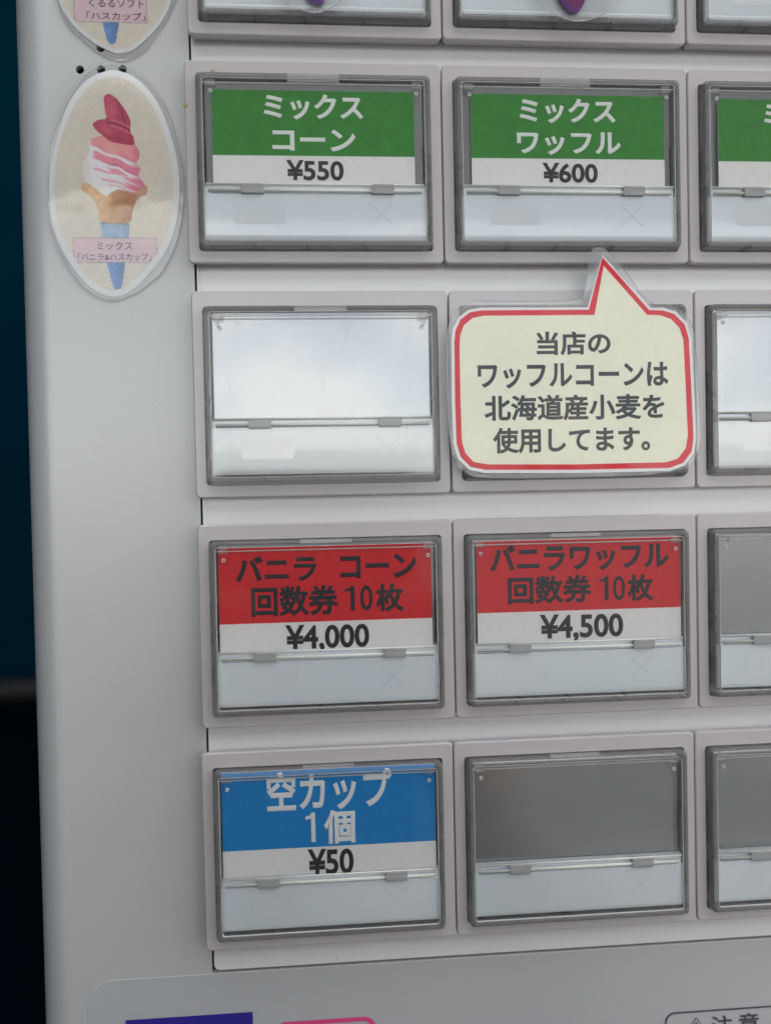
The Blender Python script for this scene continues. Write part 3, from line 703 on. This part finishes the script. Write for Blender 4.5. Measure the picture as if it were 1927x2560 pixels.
# speech bubble --------------------------------------------------------------
BL = [(3.85, -25.46), (2.91, -24.45), (2.11, -20.49), (1.42, -17.3), (.6, -16.3), (-3.69, -15.83), (-12.84, -15.85), (-18.6, -15.87), (-21.58, -14.28), (-23.26, -11.61), (-23.72, -6.63), (-23.77, 1.94), (-23.31, 9.82), (-22.47, 13.06), (-20.68, 14.72), (-17.43, 15.7), (-4.22, 16.0), (10.67, 15.84), (17.45, 15.23), (20.6, 14.4), (22.41, 12.02), (23.04, 8.0), (22.59, -1.16), (21.94, -9.19), (21.1, -12.2), (18.3, -14.5), (14.49, -15.2), (12.28, -16.87), (9.72, -20.49), (7.16, -23.55), (5.33, -25.17)]
BR_ = [(5.05, -23.73), (2.38, -14.3), (-17.4, -14.27), (-19.4, -13.9), (-21.1, -12.6), (-22.0, -10.8), (-22.25, -8.76), (-22.35, 1.95), (-22.22, 9.47), (-21.54, 11.9), (-19.8, 13.7), (-17.04, 14.3), (-.5, 14.6), (17.0, 14.57), (19.6, 13.7), (21.2, 11.7), (21.6, 9.08), (21.27, -1.17), (20.95, -9.0), (20.2, -11.6), (18.3, -13.45), (16.2, -14.1), (13.6, -14.2)]
BC = [(5.25, -22.2), (3.4, -13.35), (-16.9, -13.3), (-18.9, -12.9), (-20.5, -11.6), (-21.2, -9.8), (-21.36, -8.04), (-21.37, 1.97), (-21.25, 9.2), (-20.7, 11.2), (-19.2, 12.85), (-16.6, 13.35), (-.5, 13.63), (16.4, 13.55), (18.6, 12.9), (20.1, 11.0), (20.5, 8.7), (20.2, -1.18), (19.9, -8.8), (19.2, -10.95), (17.6, -12.55), (15.6, -13.25), (13.2, -13.31)]
bub = root('speech_bubble_sign', 'laminated cream speech bubble card with red outline and Japanese text', 'sign')
EB = 6.2
b = bmesh.new(); add_prism(b, [inset(BR_, -.6)], EB - .1, EB); build('white_card', b, m_cardwhite, bub)
b = bmesh.new(); add_prism(b, [BR_], EB, EB + .03); build('red_outline', b, m_redline, bub)
b = bmesh.new(); add_prism(b, [BC], EB + .03, EB + .06); build('cream_face', b, m_cream, bub)
for s, box in (('当店の', (-7.4, -10.4, 6.3, -6.1)), ('ワッフルコーンは', (-18.2, -4.8, 17.0, -.2)), ('北海道産小麦を', (-17.1, .95, 16.2, 5.7)), ('使用してます。', (-15.6, 6.8, 13.4, 11.5))):
    lettering('lettering', s, box, EB + .065, m_black, bub, .028)
lam_pair(bub, inset(BR_, -.55), EB + .16, EB + .3, m_lamsign)
BLs = smooth_loop(BL, 3)
b = bmesh.new(); add_prism(b, [BLs, inset(BR_, -.62)], EB + .06, EB + .2); build('laminate_margin', b, m_lamedge, bub, bevel=.05, seg=1)
b = bmesh.new(); add_prism(b, [BLs, inset(BLs, .09)], EB + .2, EB + .27); build('laminate_rim', b, m_rimfilm, bub, bevel=.03, seg=1)

# ------------------------------------------------------------------ surroundings
def struct(name, bm, m, kind='structure'):
    me = bpy.data.meshes.new(name); bmesh.ops.recalc_face_normals(bm, faces=bm.faces); bm.to_mesh(me); bm.free(); me.materials.append(m)
    o = bpy.data.objects.new(name, me); COL.objects.link(o); o['kind'] = kind; return o
def wbox(bm, x0, y0, z0, x1, y1, z1):
    v = [bm.verts.new((x, y, z)) for x in (x0, x1) for y in (y0, y1) for z in (z0, z1)]
    for f in ((0, 1, 3, 2), (4, 6, 7, 5), (0, 4, 5, 1), (2, 3, 7, 6), (0, 2, 6, 4), (1, 5, 7, 3)): bm.faces.new([v[i] for i in f])
m_ground = mat('asphalt', (.085, .084, .082), rough=.9, var=.2, vscale=30)
bm = bmesh.new(); vs = [bm.verts.new(p) for p in ((-300, -300, 0), (300, -300, 0), (300, 300, 0), (-300, 300, 0))]; bm.faces.new(vs)
struct('ground', bm, m_ground)
# dark teal wall beside and behind the machine
bm = bmesh.new(); wbox(bm, -1.5, .43, BASE.translation.z - .139, 1.5, .50, 2.6)
wall = struct('back_wall', bm, m_teal)
bm = bmesh.new(); wbox(bm, -1.5, .42, .02, 1.5, .50, BASE.translation.z - .141)
struct('lower_wall', bm, m_lower_wall)  # lower wall coloured near black, darker than the teal above
bm = bmesh.new(); zc = BASE.translation.z - .141; n = 14; ra = []
for x in (-1.5, 1.5): ra.append([bm.verts.new((x, .385 + .008 * math.cos(2 * math.pi * k / n), zc + .004 + .008 * math.sin(2 * math.pi * k / n))) for k in range(n)])
for k in range(n): bm.faces.new((ra[0][k], ra[0][(k + 1) % n], ra[1][(k + 1) % n], ra[1][k]))
bm.faces.new(ra[0]); bm.faces.new(ra[1][::-1])
hose = struct('handrail', bm, m_hose); del hose['kind']; hose['label'] = 'thin dark rail running along the wall behind the machine'; hose['category'] = 'rail'

# ------------------------------------------------------------------ the photographer with the phone, in front of the machine
m_jacket = mat('dark_jacket_cloth', (.28, .26, .225), rough=.9, var=.2, vscale=60)
m_skin = mat('skin', (.52, .33, .24), rough=.55, var=.05, vscale=60)
m_hair = mat('dark_hair', (.012, .01, .009), rough=.6)
def skin_fig(name, verts, edges, radii, m, parent, sub=2):
    me = bpy.data.meshes.new(name); me.from_pydata(verts, edges, []); o = bpy.data.objects.new(name, me); COL.objects.link(o); o.parent = parent
    sk = o.modifiers.new('skin', 'SKIN'); sk.use_smooth_shade = True
    for i, r_ in enumerate(radii):
        me.skin_vertices[0].data[i].radius = r_ if isinstance(r_, tuple) else (r_, r_)
        me.skin_vertices[0].data[i].use_root = (i == 0)
    sb = o.modifiers.new('sub', 'SUBSURF'); sb.levels = sub; sb.render_levels = sub
    me.materials.append(m); return o
person = bpy.data.objects.new('person', None); COL.objects.link(person); person.location = (-.07, -.38, .015)
person['label'] = 'person in dark jacket holding up a phone in front of the machine'; person['category'] = 'person'
# z up, machine towards +y; the phone is held up at head height
PH = person.matrix_basis.inverted() @ (cam.matrix_world @ Vector((0, -.055, .012)))
PX_, PY_, PZ_ = PH
V = [(0, 0, .82), (0, 0, .92), (0, 0, 1.02), (0, 0, 1.13), (0, .01, 1.21), (0, .02, 1.26),
     (-.09, 0, .78), (-.1, .01, .44), (-.1, -.01, .12), (-.1, .12, .08), (.09, 0, .78), (.1, .01, .44), (.1, -.01, .12), (.1, .12, .08),
     (-.16, 0, 1.165), (-.25, .12, 1.08), (PX_ - .075, PY_ - .06, PZ_ - .09), (.16, 0, 1.165), (.21, .14, 1.06), (PX_ + .075, PY_ - .06, PZ_ - .09)]
E_ = [(0, 1), (1, 2), (2, 3), (3, 4), (4, 5), (0, 6), (6, 7), (7, 8), (8, 9), (0, 10), (10, 11), (11, 12), (12, 13), (3, 14), (14, 15), (15, 16), (3, 17), (17, 18), (18, 19)]
RD = [(.15, .1), (.135, .095), (.15, .1), (.15, .1), (.06, .06), (.05, .05), (.085, .09), .062, .045, .04, (.085, .09), .062, .045, .04, .06, .045, .032, .06, .045, .032]
skin_fig('body', V, E_, RD, m_jacket, person)
HZ = 1.36
bm = bmesh.new(); bmesh.ops.create_uvsphere(bm, u_segments=32, v_segments=20, radius=1)
for v in bm.verts:
    x, y, z = v.co; k = 1 - .18 * max(0, -z) ** 1.5
    nose = .016 * math.exp(-((x / .16) ** 2 + ((z + .05) / .22) ** 2)) * (y > 0)
    sock = -.008 * (math.exp(-(((abs(x) - .38) / .18) ** 2 + ((z - .08) / .13) ** 2))) * (y > 0)
    v.co = Vector((x * .073 * k, y * .092 * k + nose + sock + .03, z * .112 + HZ))
hd = bpy.data.meshes.new('head'); bm.to_mesh(hd); bm.free(); hd.materials.append(m_skin)
for p in hd.polygons: p.use_smooth = True
ho = bpy.data.objects.new('head', hd); COL.objects.link(ho); ho.parent = person
bm = bmesh.new(); bmesh.ops.create_uvsphere(bm, u_segments=32, v_segments=20, radius=1)
bmesh.ops.delete(bm, geom=[v for v in bm.verts if (v.co.y > .1 and v.co.z < .42) or v.co.z < -.5], context='VERTS')
for v in bm.verts: v.co = Vector((v.co.x * .08, v.co.y * .1 + .024, v.co.z * .12 + HZ + .005))
hr = bpy.data.meshes.new('hair'); bm.to_mesh(hr); bm.free(); hr.materials.append(m_hair)
for p in hr.polygons: p.use_smooth = True
hro = bpy.data.objects.new('hair', hr); COL.objects.link(hro); hro.parent = person
ht = hro.modifiers.new('thick', 'SOLIDIFY'); ht.thickness = .006
for s_ in (-1, 1):
    # wrist, palm and fingers round the phone
    px = PX_ + s_ * .045
    v = [(PX_ + s_ * .075, PY_ - .06, PZ_ - .09), (px + s_ * .01, PY_ - .022, PZ_ - .035), (px + s_ * .004, PY_ - .016, PZ_ - .005)]
    e = [(0, 1), (1, 2)]; r_ = [.024, (.02, .026), (.014, .022)]
    for k in range(4):
        z = PZ_ - .045 + .019 * k; b0 = len(v)
        v += [(px + s_ * .004, PY_ - .006, z), (px, PY_ + .010, z + .003), (px - s_ * .018, PY_ + .0135, z + .004), (px - s_ * (.028 - .003 * abs(k - 2)), PY_ + .0125, z + .003)]
        e += [(1 if k < 2 else 2, b0), (b0, b0 + 1), (b0 + 1, b0 + 2), (b0 + 2, b0 + 3)]; r_ += [.0085, .008, .0075, .0065]
    b0 = len(v); v += [(px, PY_ - .022, PZ_ + .012), (px - s_ * .02, PY_ - .018, PZ_ + .03)]; e += [(2, b0), (b0, b0 + 1)]; r_ += [.009, .008]
    skin_fig('hand', v, e, r_, m_skin, person, 1)
# the phone that takes the picture: its lens is where the camera is
phone = bpy.data.objects.new('phone', None); COL.objects.link(phone); phone['label'] = 'black phone held upright by the person in the dark jacket'; phone['category'] = 'phone'
phone.matrix_world = cam.matrix_world @ Matrix.Translation((0, 0, .006))
def pbox(name, x0, y0, z0, x1, y1, z1, m, bev):
    bm = bmesh.new(); wbox(bm, x0, y0, z0, x1, y1, z1); bmesh.ops.recalc_face_normals(bm, faces=bm.faces)
    me = bpy.data.meshes.new(name); bm.to_mesh(me); bm.free(); me.materials.append(m)
    o = bpy.data.objects.new(name, me); COL.objects.link(o); o.parent = phone
    b = o.modifiers.new('b', 'BEVEL'); b.width = bev; b.segments = 4; return o
pbox('phone_body', -.037, -.145, .001, .037, .009, .009, m_blackp, .003)
pbox('camera_bar', -.034, -.007, -.0005, .034, .006, .001, m_blackp, .0004)

# unseen sloping cloth on posts, added to darken the reflections in the upper buttons
m_shade = mat('reflection_shade_cloth', (.03, .032, .035), rough=.9, var=.2, vscale=20)
m_post = mat('grey_post_paint', (.2, .2, .2), rough=.5)
shade_root = bpy.data.objects.new('reflection_shade', None); COL.objects.link(shade_root)
shade_root['label'] = 'added dark cloth on two grey posts, out of view, darkening the button reflections'; shade_root['category'] = 'reflection_shade'
def part(name, bm, m, parent):
    me = bpy.data.meshes.new(name); bmesh.ops.recalc_face_normals(bm, faces=bm.faces); bm.to_mesh(me); bm.free(); me.materials.append(m)
    o = bpy.data.objects.new(name, me); COL.objects.link(o); o.parent = parent; return o
bm = bmesh.new()
p0, p1 = (-1.7, 1.99), (-2.3, 2.98)
vs = [bm.verts.new((x, y, z)) for x in (-3.2, 3.2) for y, z in (p0, p1, (p1[0] - .03, p1[1] + .0), (p0[0] - .03, p0[1]))]
bm.faces.new(vs[:4]); bm.faces.new(vs[4:])
for k in range(4): bm.faces.new((vs[k], vs[(k + 1) % 4], vs[4 + (k + 1) % 4], vs[4 + k]))
part('shade_canvas', bm, m_shade, shade_root)
for x in (-3.1, 3.1):
    bm = bmesh.new(); wbox(bm, x - .03, -2.42, 0, x + .03, -2.36, 3.05); part('post', bm, m_post, shade_root)

bm = bmesh.new(); wbox(bm, -.78, -.9, 0, -.70, .425, 2.6); struct('added_side_wall', bm, m_teal)  # unseen wall, added to keep the left sky out of the rounded edge's reflection
